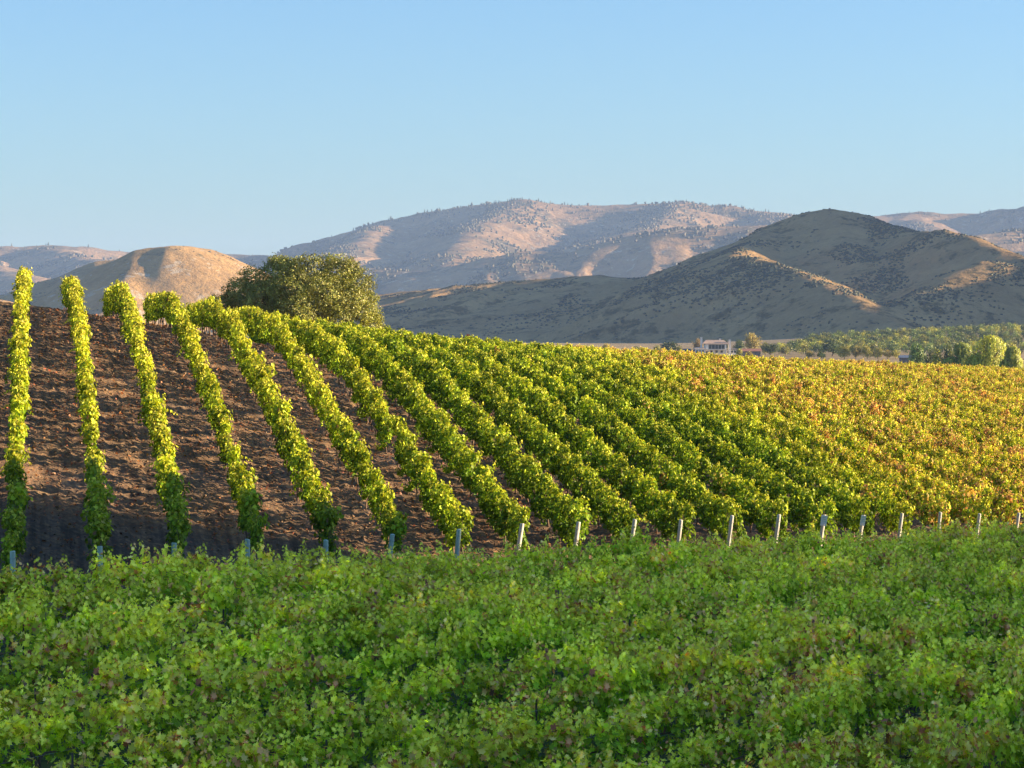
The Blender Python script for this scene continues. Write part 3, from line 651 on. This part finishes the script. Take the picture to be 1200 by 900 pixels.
tag(o, 'brown clods of tilled soil between the left vine rows', 'soil clods', kind='stuff')

# ------------------------------------------------------------------ trees
def crown_mesh(name, lobes, n, size, seed, outline=QUAD_O, tris=QUAD_T, up=0.3, shell=(0.7, 1.05), hang=0.0):
    """lobes: (x, y, z, rx, ry, rz) ellipsoids; leaf cards on and inside them, in twigs"""
    global NR
    keep = NR; NR = np.random.RandomState(seed)
    lo = np.array(lobes, float); w = (lo[:, 3] * lo[:, 4] * lo[:, 5]) ** (2 / 3); w /= w.sum()
    per = 9; nt = n // per; idx = NR.choice(len(lo), nt, p=w); l_ = lo[idx]
    d = NR.normal(size=(nt, 3)); d /= np.linalg.norm(d, axis=1, keepdims=True)
    # twig centres, denser in clumps
    c = l_[:, :3] + d * l_[:, 3:] * NR.uniform(shell[0], shell[1], (nt, 1))
    tone = np.clip(0.5 + 0.9 * (vnoise(c[:, 0] / size / 6, c[:, 2] / size / 6 + c[:, 1] / size / 7, seed) - 0.5) + NR.normal(scale=.12, size=nt), 0, 1)
    pos = np.repeat(c, per, axis=0) + NR.normal(scale=size * 0.75, size=(nt * per, 3)) * np.array([1, 1, 1 + hang * 3])
    nn = np.repeat(d, per, axis=0) * 0.7 + NR.normal(scale=0.6, size=(nt * per, 3)) + np.array([0, 0, up])
    m = nt * per; S = NR.uniform(0.65, 1.2, m) * size
    V, T = leaves(pos, nn, S, outline, tris)
    at = np.repeat(np.c_[np.clip(np.repeat(tone, per) + NR.normal(scale=.15, size=m), 0, 1), NR.rand(m), NR.rand(m), np.ones(m)], len(outline), axis=0)
    NR = keep
    return mesh_np(name, V, T, M_tree, attr=at)
# the oak
r = random.Random(5)
oc = P(346, 385, 262); zg = float(base_h(np.array([oc[0]]), np.array([oc[1]]))[0])
oak = empty('oak_tree', (oc[0], oc[1], zg)); tag(oak, 'large spreading dark oak rising behind the crest of the vineyard', 'tree')
Zh = -zg                                    # height of eye level above its foot
def ol(px, py, R, dy=0, fl=0.85): x, y, z = P(px, py, 262) - np.array([oc[0], oc[1], zg]); return (x, dy, z, R, R * 1.0, R * fl)
lob = [ol(330, 318, 1.75), ol(362, 316, 1.7, -1), ol(300, 328, 1.6), ol(396, 318, 1.8), ol(420, 332, 1.6), ol(280, 342, 1.5), ol(260, 358, 1.3), ol(250, 366, 0.9), ol(310, 352, 2.0, -2), ol(345, 340, 2.2, -2),
       ol(380, 345, 2.2, -2), ol(410, 352, 1.9, -1), ol(430, 366, 1.35, -0.5), ol(436, 380, 1.2), ol(352, 362, 1.9, -3), ol(325, 372, 1.7, -2), ol(290, 368, 1.6), ol(275, 375, 1.2), ol(398, 374, 1.3, -2), ol(345, 312, 1.0), ol(385, 308, 0.95), ol(325, 309, 0.85), ol(410, 313, 0.9), ol(345, 350, 3.2, 3), ol(390, 350, 2.8, 3), ol(305, 355, 2.6, 3), ol(270, 352, 0.9), ol(434, 350, 0.8), ol(441, 372, 0.6)]
cr = link('crown', crown_mesh('oak_crown', lob, 90000, 0.17, 12, shell=(0.55, 1.06)), oak); cr.color = (0.30, 0.31, 0.055, 1)
b = MB(); b.tube([(0.3, 0, -0.4), (0.1, 0, 1.2), (0.2, 0.1, 2.6)], [0.55, 0.45, 0.42], 10); tr = b.build('trunk', M_oakbark, oak, smooth=True)
b = MB()
for q in range(13):
    x, y, z = lob[q][:3]; b.tube([(0.2, 0.1, 2.4), (x * .35, y * .4, 2.4 + (z - 2.4) * .35 + .5), (x * .7, y * .8, 2.4 + (z - 2.4) * .8), (x, y, z)], [0.24, .17, .10, .04], 6)
b.build('limb', M_oakbark, oak, smooth=True)

def tree_variant(seed, h, w, kind='round'):
    r = random.Random(seed); lob = []
    if kind == 'round':
        for q in range(9):
            a = r.uniform(0, 6.28); rr = r.uniform(0, 0.30) * w; z = h * r.uniform(0.38, 0.80); R = w * r.uniform(0.2, 0.30) * (1.15 - 0.4 * abs(z / h - 0.55))
            lob.append((rr * math.cos(a), rr * math.sin(a), z, R, R, R * 0.9))
        lob.append((0, 0, h * 0.82, w * .2, w * .2, h * .16))
    elif kind == 'tall':
        for q in range(9):
            z = h * (0.2 + 0.7 * q / 8); R = w * 0.36 * (1 - abs(q / 8 - 0.4) * 0.9); lob.append((r.gauss(0, w * .08), r.gauss(0, w * .08), z, R, R, h * 0.12))
    return lob
def base_tree(seed, h, w, kind, n, card):
    lob = tree_variant(seed, h, w, kind)
    cm = crown_mesh('tree_crown', lob, n, card, seed)
    b = MB(); b.tube([(0, 0, -0.5), (0.05 * h, 0, 0.2 * h), (0, 0, 0.55 * h)], [0.035 * h, 0.028 * h, 0.012 * h], 6)
    for q in range(3): x, y, z = lob[q][:3]; b.tube([(0.03 * h, 0, 0.25 * h), (x, y, z)], [0.015 * h, 0.006 * h], 4)
    return cm, b.mesh('tree_trunk', M_oakbark, True)
T_round = [base_tree(40 + k, 6, 6, 'round', 2600, 0.42) for k in range(4)]
T_orch = [base_tree(60 + k, 4, 4.2, 'round', 420, 0.55) for k in range(5)]
T_tall = [base_tree(80 + k, 8, 4, 'tall', 1800, 0.42) for k in range(2)]
def place_tree(name, variants, pos, s, color, label, cat, group=None, sz=None):
    cm, tm = RND.choice(variants)
    e = empty(name, tuple(pos), RND.uniform(0, 6.28)); e.scale = (s, s, sz or s)
    c = link('crown', cm, e); c.color = (*color, 1); link('trunk', tm, e)
    tag(e, label, cat, group); return e
def far_ground(px, D):
    X = (px - 600) / F * D; return np.array([X, D, float(base_h(np.array([X]), np.array([D]))[0])])
DG = (0.10, 0.14, 0.05); MG = (0.18, 0.21, 0.055); YG = (0.42, 0.40, 0.07); GD = (0.46, 0.38, 0.09); OL = (0.26, 0.26, 0.07)
def by_px(name, variants, px, top, wpx, D, color, label, cat='tree', group=None, vh=6.0, vw=6.0):
    g = far_ground(px, D); ztop = -(top - HY) / F * D; h = ztop - g[2]; w = wpx / F * D
    sx = w / vw / 0.92; e = place_tree(name, variants, g, sx, color, label, cat, group, sz=h / vh); return e
NB = 'trees around the far farmhouse'
by_px('round_tree', T_round, 710, 403, 13, 1200, GD, 'small yellow bush, farthest left of the far valley trees', 'bush', NB)
by_px('round_tree', T_round, 745, 406, 16, 1210, MG, 'grey-green bush between the yellow bush and the dark tree', 'bush', NB)
by_px('red_bush', T_round, 756, 407, 8, 1200, (0.22, 0.07, 0.05), 'small reddish bush left of the broad dark tree', 'bush', NB)
by_px('round_tree', T_round, 770, 405, 12, 1230, OL, 'low olive bush touching the broad dark tree on its left', 'bush', NB)
by_px('round_tree', T_round, 785, 400, 26, 1250, DG, 'broad dark green tree left of the farmhouse', 'tree', NB)
by_px('round_tree', T_round, 797, 406, 8, 1200, OL, 'small olive bush in front of the broad dark tree', 'bush', NB)
by_px('round_tree', T_round, 818, 397, 11, 1330, (0.38, 0.27, 0.10), 'orange-lit tree behind the left chimney of the farmhouse', 'tree', NB)
by_px('round_tree', T_round, 848, 397, 11, 1340, MG, 'green tree showing between the two right chimneys', 'tree', NB)
by_px('round_tree', T_round, 866, 399, 15, 1320, DG, 'dark tree just right of the farmhouse', 'tree', NB)
by_px('round_tree', T_round, 881, 391, 20, 1340, GD, 'tall golden tree standing behind the shed', 'tree', NB)
by_px('round_tree', T_round, 897, 401, 12, 1300, OL, 'olive tree at the right end of the shed', 'tree', NB)
by_px('round_tree', T_round, 903, 403, 20, 1290, DG, 'dark round tree right of the shed', 'tree', NB)
by_px('round_tree', T_round, 866, 409, 9, 1180, YG, 'bright yellow-green bush in front of the farmhouse porch', 'bush', NB)
by_px('round_tree', T_round, 879, 411, 7, 1180, GD, 'small gold bush in front of the shed', 'bush', NB)
by_px('round_tree', T_round, 920, 406, 14, 1280, OL, 'olive tree at the left foot of the orchard', 'tree', NB)
by_px('round_tree', T_round, 975, 398, 24, 1250, DG, 'broad dark blue-green tree in front of the orchard', 'tree', NB)
labs = ['leftmost', 'second', 'third', 'fourth', 'fifth', 'sixth', 'seventh', 'eighth', 'ninth', 'tenth']
for k, (px, top, w) in enumerate([(948, 411, 12), (962, 413, 11), (990, 404, 14), (1003, 406, 13), (1016, 404, 14), (1029, 407, 12), (1040, 410, 10), (1049, 410, 11)]):
    by_px('yellow_tree', T_round, px, top, w, 1150, YG if k % 3 else GD, '%s of the yellow trees lining the pale field, counted from the left' % labs[k], 'tree', 'yellow trees lining the pale field')
by_px('round_tree', T_round, 1075, 401, 20, 800, (0.16, 0.26, 0.06), 'bright green tree right of the small blue-roofed shed', 'tree')
by_px('round_tree', T_round, 1092, 410, 17, 700, (0.10, 0.13, 0.04), 'dark green tree between the bright green tree and the willow', 'tree')
by_px('tall_tree', T_tall, 1099, 409, 12, 690, (0.26, 0.28, 0.05), 'narrow yellow-green tree left of the willow', 'tree', None, 8, 2.6)
by_px('round_tree', T_round, 1112, 405, 18, 690, (0.09, 0.12, 0.04), 'dark tree touching the left side of the willow', 'tree')
by_px('round_tree', T_round, 1117, 413, 13, 660, (0.22, 0.24, 0.06), 'low yellow-green bush in front of the dark tree by the willow', 'bush')
by_px('round_tree', T_round, 1180, 403, 10, 800, MG, 'small round tree behind the right shoulder of the willow', 'tree')
# the willow: hanging curtains
def willow(px, top, wpx, D, color, label, seed):
    global NR
    g = far_ground(px, D); H = -(top - HY) / F * D - g[2]; W = wpx / F * D
    e = empty('willow_tree', tuple(g)); keep = NR; NR = np.random.RandomState(seed)
    ns = 800; per = 34
    a = NR.uniform(0, 6.28, ns); rr = np.sqrt(NR.rand(ns))
    K = 9; kc = NR.randint(0, K, ns); ka = NR.uniform(0, 6.28, K); kr = NR.uniform(0.15, 1.0, K); kr[0] = 0
    KR = W * NR.uniform(0.16, 0.26, K); KZ = H * (0.92 - 0.40 * kr ** 1.5) * NR.uniform(0.62, 1.0, K); KZ[0] = H * 0.93
    x0 = (W / 2 - KR[kc]) * kr[kc] * np.cos(ka[kc]) + KR[kc] * rr * np.cos(a); y0 = (W / 2.4 - KR[kc]) * kr[kc] * np.sin(ka[kc]) + KR[kc] * rr * np.sin(a)
    z0 = KZ[kc] - KR[kc] * 0.9 * (1 - np.sqrt(1 - 0.96 * rr ** 2)) + NR.normal(scale=0.15, size=ns)
    ln = H * NR.uniform(0.12, 0.62, ns); t = np.linspace(0, 1, per)
    x = x0[:, None] * (1 + 0.12 * t) + NR.normal(scale=.10, size=(ns, per)); y = y0[:, None] * (1 + 0.12 * t) + NR.normal(scale=.10, size=(ns, per)); z = np.maximum(z0[:, None] - ln[:, None] * t ** 1.1, 0.3)
    pos = np.stack([x, y, z], 2).reshape(-1, 3); m = len(pos)
    nn = np.stack([np.repeat(np.cos(a), per), np.repeat(np.sin(a), per), np.full(m, 0.2)], 1) + NR.normal(scale=.35, size=(m, 3))
    V, T = leaves(pos, nn, NR.uniform(0.22, 0.42, m), QUAD_O, QUAD_T)
    tone = np.repeat(np.clip(NR.rand(ns) * .6 + .4 * vnoise(x0, y0, 2), 0, 1), per)
    cr = link('crown', mesh_np('willow_crown', V, T, M_tree, attr=np.repeat(np.c_[tone, NR.rand(m), NR.rand(m), np.ones(m)], 4, axis=0)), e); cr.color = (*color, 1)
    b = MB(); b.tube([(0, 0, -.4), (.2, 0, H * .3), (0, 0, H * .8)], [.5, .38, .12], 8)
    for q in range(6): b.tube([(.1, 0, H * .35), (W * .2 * math.cos(q), W * .2 * math.sin(q), H * .6), (W * .34 * math.cos(q), W * .3 * math.sin(q), H * .68)], [.2, .12, .05], 5)
    b.build('trunk', M_oakbark, e, smooth=True); NR = keep
    tag(e, label, 'tree', 'willows at the right edge')
willow(1160, 389, 84, 600, (0.42, 0.46, 0.05), 'tall bright yellow-green weeping willow near the right edge', 3)
willow(1128, 398, 66, 625, (0.28, 0.34, 0.06), 'darker weeping willow left of the tall bright one', 4)
willow(1187, 403, 48, 590, (0.38, 0.42, 0.05), 'low weeping willow at the right of the tall bright one', 6)
# orchard
cells = []
for rI in range(17):
    D = 1330 + rI * 29
    for cI in range(-2, 40):
        X = 118 + cI * 8.2 + (rI % 2) * 0.0 + rI * 1.6 + RND.gauss(0, .5)
        px = 600 + F * X / D
        if px < 905 + rI * 3.0 or px > 1225: continue
        cells.append((D + RND.gauss(0, .8), X))
cells.sort(key=lambda c: c[0])
print('orchard', len(cells))
for q, (D, X) in enumerate(cells[:300]):
    z = float(base_h(np.array([X]), np.array([D]))[0]); s = RND.uniform(0.95, 1.25)
    place_tree('orchard_tree', T_orch, (X, D, z), s, [(0.27, 0.32, 0.05), (0.38, 0.38, 0.06), (0.17, 0.23, 0.05)][q % 3], 'small round orchard tree in the planted rows at the foot of the hills', 'tree', 'orchard trees in planted rows')
rest = cells[300:]
if rest:
    pts = np.array([(X, D, float(base_h(np.array([X]), np.array([D]))[0])) for D, X in rest])
    lob = []
    for x, y, z in pts:
        for q in range(3): lob.append((x + RND.gauss(0, .6), y + RND.gauss(0, .6), z + RND.uniform(1.6, 2.8), 1.2, 1.2, 1.1))
    o = link('orchard_rest', crown_mesh('orchard_rest', lob, len(rest) * 300, 0.55, 5)); o.name = 'distant_orchard'; o.color = (0.16, 0.17, 0.045, 1)
    tag(o, 'upper rows of the orchard, too small to tell apart', 'orchard', kind='stuff')

# conifers along the far skyline
def conifer(seed):
    r = random.Random(seed); b = MB(); h = 1.0
    for q in range(4):
        z0 = 0.12 + 0.22 * q; R = 0.30 * (1 - q * 0.22); n = 7; vs = [(R * r.uniform(.7, 1.2) * math.cos(2 * math.pi * k / n), R * r.uniform(.7, 1.2) * math.sin(2 * math.pi * k / n), z0 + r.uniform(-.04, .04)) for k in range(n)] + [(r.gauss(0, .02), 0, min(1.0, z0 + .36))]
        b.add(vs, [(k, (k + 1) % n, n) for k in range(n)])
    me = b.mesh('conifer_crown', M_tree)
    a = me.attributes.new('leaf', 'FLOAT_COLOR', 'POINT'); a.data.foreach_set('color', np.tile([0.5, .5, .5, 1], len(me.vertices)).astype(np.float32))
    t = MB(); t.tube([(0, 0, -.1), (0, 0, .3)], [.03, .02], 5); return me, t.mesh('conifer_trunk', M_oakbark)
T_con = [conifer(k) for k in range(6)]
crest = [P(*p) for p in mr[0][0]]
cp = np.array(crest); prob = []
for q in range(290):
    px = RND.uniform(355, 1010) if RND.random() < 0.75 else RND.choice((RND.uniform(0, 300), RND.uniform(1035, 1200)))
    if RND.random() < 0.35: px = 590 + RND.gauss(0, 60)
    pxs = 600 + F * cp[:, 0] / cp[:, 1]; D = float(np.interp(px, pxs, cp[:, 1])) + RND.uniform(-120, 10); X = (px - 600) / F * D
    s = RND.uniform(5, 12); z = float(hM(X, D)); 
    e = empty('conifer', (X, D, z - 0.5), RND.uniform(0, 6)); e.scale = (s * 0.9, s * 0.9, s)
    cm, tm = T_con[q % 6]; c = link('crown', cm, e); c.color = (0.06, 0.065, 0.04, 1); link('trunk', tm, e)
    tag(e, 'small dark conifer on the skyline of the far mountain', 'tree', 'conifers along the far skyline')

# ------------------------------------------------------------------ farmhouse, shed
M_wall = make_simple('white_stucco', (0.70, 0.66, 0.58), (0.80, 0.77, 0.70), 0.8, 0.9, 0.1)
M_tile = make_simple('terracotta_tiles', (0.40, 0.28, 0.20), (0.52, 0.38, 0.28), 1.5, 0.85, 0.2)
M_slate = make_simple('dark_roof', (0.08, 0.08, 0.085), (0.14, 0.13, 0.13), 1.5, 0.85, 0.2)
M_glass = make_simple('dark_window_glass', (0.03, 0.04, 0.05), (0.05, 0.07, 0.08), 2, 0.15, 0.0)
M_frame = make_simple('dark_window_frame', (0.06, 0.06, 0.06), (0.10, 0.10, 0.10), 3, 0.6, 0.0)
M_door = make_simple('brown_door', (0.12, 0.07, 0.04), (0.18, 0.10, 0.06), 3, 0.6, 0.0)
M_barn = make_simple('grey_barn_boards', (0.10, 0.10, 0.11), (0.18, 0.17, 0.17), 2, 0.9, 0.2)
HD = 1250.0; sc = HD / F
g = far_ground(838, HD); gz = g[2]
def U(px): return (px - 838) * sc
def Wz(py): return -(py - HY) / F * HD - gz
house = empty('farmhouse', tuple(g)); house.scale = (1.1, 1.1, 1.1); tag(house, 'white stucco farmhouse with tiled roof and three chimneys below the big hill', 'house')
def block(name, x0, x1, y0, depth, ztop, m, parent=house, z0=-0.3, yoff=0.0):
    b = MB(); b.box(((U(x0) + U(x1)) / 2, depth / 2 + yoff, (z0 + ztop) / 2), (U(x1) - U(x0), depth, ztop - z0)); return b.build(name, m, parent)
def gable(name, x0, x1, depth, ze, zr, m, parent=house, yoff=0.0, over=0.5, hip=1.6):
    b = MB(); X0, X1 = U(x0) - over, U(x1) + over; Y0, Y1 = -over + yoff, depth + over + yoff; Ym = (Y0 + Y1) / 2
    b.add([(X0, Y0, ze), (X1, Y0, ze), (X1, Y1, ze), (X0, Y1, ze), (X0 + hip, Ym, zr), (X1 - hip, Ym, zr), (X0, Y0, ze + .18), (X1, Y0, ze + .18), (X1, Y1, ze + .18), (X0, Y1, ze + .18)],
          [(3, 2, 1, 0), (6, 7, 5, 4), (7, 8, 5), (8, 9, 4, 5), (9, 6, 4), (0, 1, 7, 6), (1, 2, 8, 7), (2, 3, 9, 8), (3, 0, 6, 9)])
    return b.build(name, m, parent)
def window(x0, x1, y0, y1, parent, yf=0.0, nm='window'):
    """window in the front face: frame proud, glass behind"""
    X0, X1, Z0, Z1 = U(x0), U(x1), Wz(y1), Wz(y0); t = 0.10; b = MB()
    for c, d in ((((X0 + X1) / 2, yf - .03, Z0), (X1 - X0 + t, .10, t)), (((X0 + X1) / 2, yf - .03, Z1), (X1 - X0 + t, .10, t)), ((X0, yf - .034, (Z0 + Z1) / 2), (t, .09, Z1 - Z0 - t)), ((X1, yf - .034, (Z0 + Z1) / 2), (t, .09, Z1 - Z0 - t)), (((X0 + X1) / 2, yf - .036, (Z0 + Z1) / 2), (.06, .08, Z1 - Z0 - t))): b.box(c, d)
    f = b.build(nm, M_frame, parent); b = MB(); b.box(((X0 + X1) / 2, yf - 0.012, (Z0 + Z1) / 2), (X1 - X0 - t, .02, Z1 - Z0 - t)); b.build('pane', M_glass, f)
block('wall', 827.5, 850, 0, 9, Wz(404.6), M_wall)
gable('roof', 826, 851, 9, Wz(404.5), Wz(400.2), M_tile)
for x0 in (831.2, 834.7, 838.2, 841.7, 845.2): window(x0, x0 + 2.9, 405.4, 409.6, house)
for x0 in (833, 838.5, 844): window(x0, x0 + 2.0, 411.5, 413.5, house)
b = MB(); b.box((U(839.5), -0.9, Wz(410.3)), (U(849.5) - U(830), 1.7, 0.18)); b.build('balcony', M_wall, house)
b = MB()
for px in (830.2, 836, 842, 849): b.box((U(px), -1.6, Wz(410.3) / 2 - .1), (0.22, 0.22, Wz(410.3) - .2))
b.build('porch_posts', M_wall, house); house.children[-1].name = 'veranda_frame'
w = block('side_wing', 816.5, 827, 0, 7, Wz(409.6), M_wall, yoff=-2.0); 
gable('wing_roof', 815.8, 827.2, 7, Wz(409.6), Wz(407.8), make_simple('pale_roof', (0.52, 0.42, 0.33), (0.62, 0.52, 0.42), 1.5, 0.8, 0.1), yoff=-2.0, over=0.3)
for x0 in (817.6, 820.8, 824): window(x0, x0 + 1.6, 411.2, 414.3, house, yf=-2.0)
block('garage_wing', 801, 815.6, 0, 7, Wz(411.8), make_simple('grey_stucco', (0.40, 0.42, 0.43), (0.5, 0.52, 0.53), 1, 0.9, 0.1), yoff=1.0)
gable('garage_roof', 801, 815.6, 7, Wz(411.8), Wz(409.4), M_slate, yoff=1.0, over=0.4)
for x0 in (803, 809.5): window(x0, x0 + 2.2, 412.6, 414.4, house, yf=1.0)
block('porch_wall', 850.4, 861, 0, 6, Wz(410.6), M_wall, yoff=1.5)
gable('porch_roof', 850.4, 862.5, 6, Wz(410.6), Wz(408.7), M_slate, yoff=1.5, over=0.4)
for x0 in (851.6, 855.4, 858.6): window(x0, x0 + 1.8, 411.6, 413.8, house, yf=1.5)
b = MB(); b.box((U(829.7), -0.05, 1.05), (1.0, .08, 2.1)); d = b.build('door', M_door, house)
for x0, w_, y0, ytop, py in ((823.5, 0.85, 1.0, 397.2, 1), (844.2, 0.8, 5.5, 398.6, 1), (853.8, 0.95, 1.2, 399.8, 1)):
    b = MB(); zt = Wz(ytop); b.box((U(x0), y0, zt / 2 - 0.1), (w_, w_, zt - .2), 0, 0.85); b.box((U(x0), y0, zt - .12), (w_ * 1.1, w_ * 1.1, .22)); b.build('chimney', M_wall, house)
shed = empty('shed', tuple(far_ground(881, 1255))); tag(shed, 'long low shed with red-brown roof, right of the farmhouse', 'shed')
b = MB(); b.box((0, 2.5, 1.05), (7.6, 5, 2.4)); b.build('wall', M_barn, shed)
b = MB(); b.add([(-4.3, -.5, 2.2), (4.3, -.5, 2.2), (4.3, 5.5, 2.2), (-4.3, 5.5, 2.2), (-4.3, 2.5, 3.3), (4.3, 2.5, 3.3)], [(0, 1, 5, 4), (2, 3, 4, 5), (1, 2, 5), (3, 0, 4), (3, 2, 1, 0)]); b.build('roof', make_simple('red_brown_roof', (0.30, 0.13, 0.08), (0.42, 0.20, 0.13), 1.5, 0.8, 0.1), shed)
b = MB(); b.box((-1.8, -.04, 1.0), (2.2, .08, 2.0)); b.build('door', M_door, shed)
shed2 = empty('shed', tuple(far_ground(1062, 1000))); tag(shed2, 'small dark shed with blue-grey roof beside the bright green tree', 'shed')
b = MB(); b.box((0, 2, 0.9), (3.8, 4, 2.2)); b.build('wall', M_barn, shed2)
b = MB(); b.add([(-2.3, -.4, 1.95), (2.3, -.4, 1.95), (2.3, 4.4, 1.95), (-2.3, 4.4, 1.95), (-2.3, 2, 2.8), (2.3, 2, 2.8)], [(0, 1, 5, 4), (2, 3, 4, 5), (1, 2, 5), (3, 0, 4), (3, 2, 1, 0)]); b.build('roof', make_simple('blue_grey_roof', (0.10, 0.14, 0.20), (0.16, 0.2, 0.27), 1.5, 0.6, 0.1), shed2)

# ------------------------------------------------------------------ haze
hz = MB(); hz.box((0, 5800, 330), (9600 * 2, 13200, 720)); ho = hz.build('haze', None) if False else None
m, n, l, out = mat('haze'); pv = n.new('ShaderNodeVolumePrincipled'); pv.inputs['Density'].default_value = 4.8e-5
pv.inputs['Color'].default_value = (0.40, 0.60, 1.0, 1); pv.inputs['Anisotropy'].default_value = 0.0; l.new(pv.outputs[0], out.inputs['Volume'])
b = MB(); ztop = 420.0; zb = -18.0
b.box((0, 6700, (ztop + zb) / 2), (25000, 15200, ztop - zb)); ho = b.build('haze', m); tag(ho, kind='stuff', label='thin pale blue air between the camera and the far hills', cat='haze')
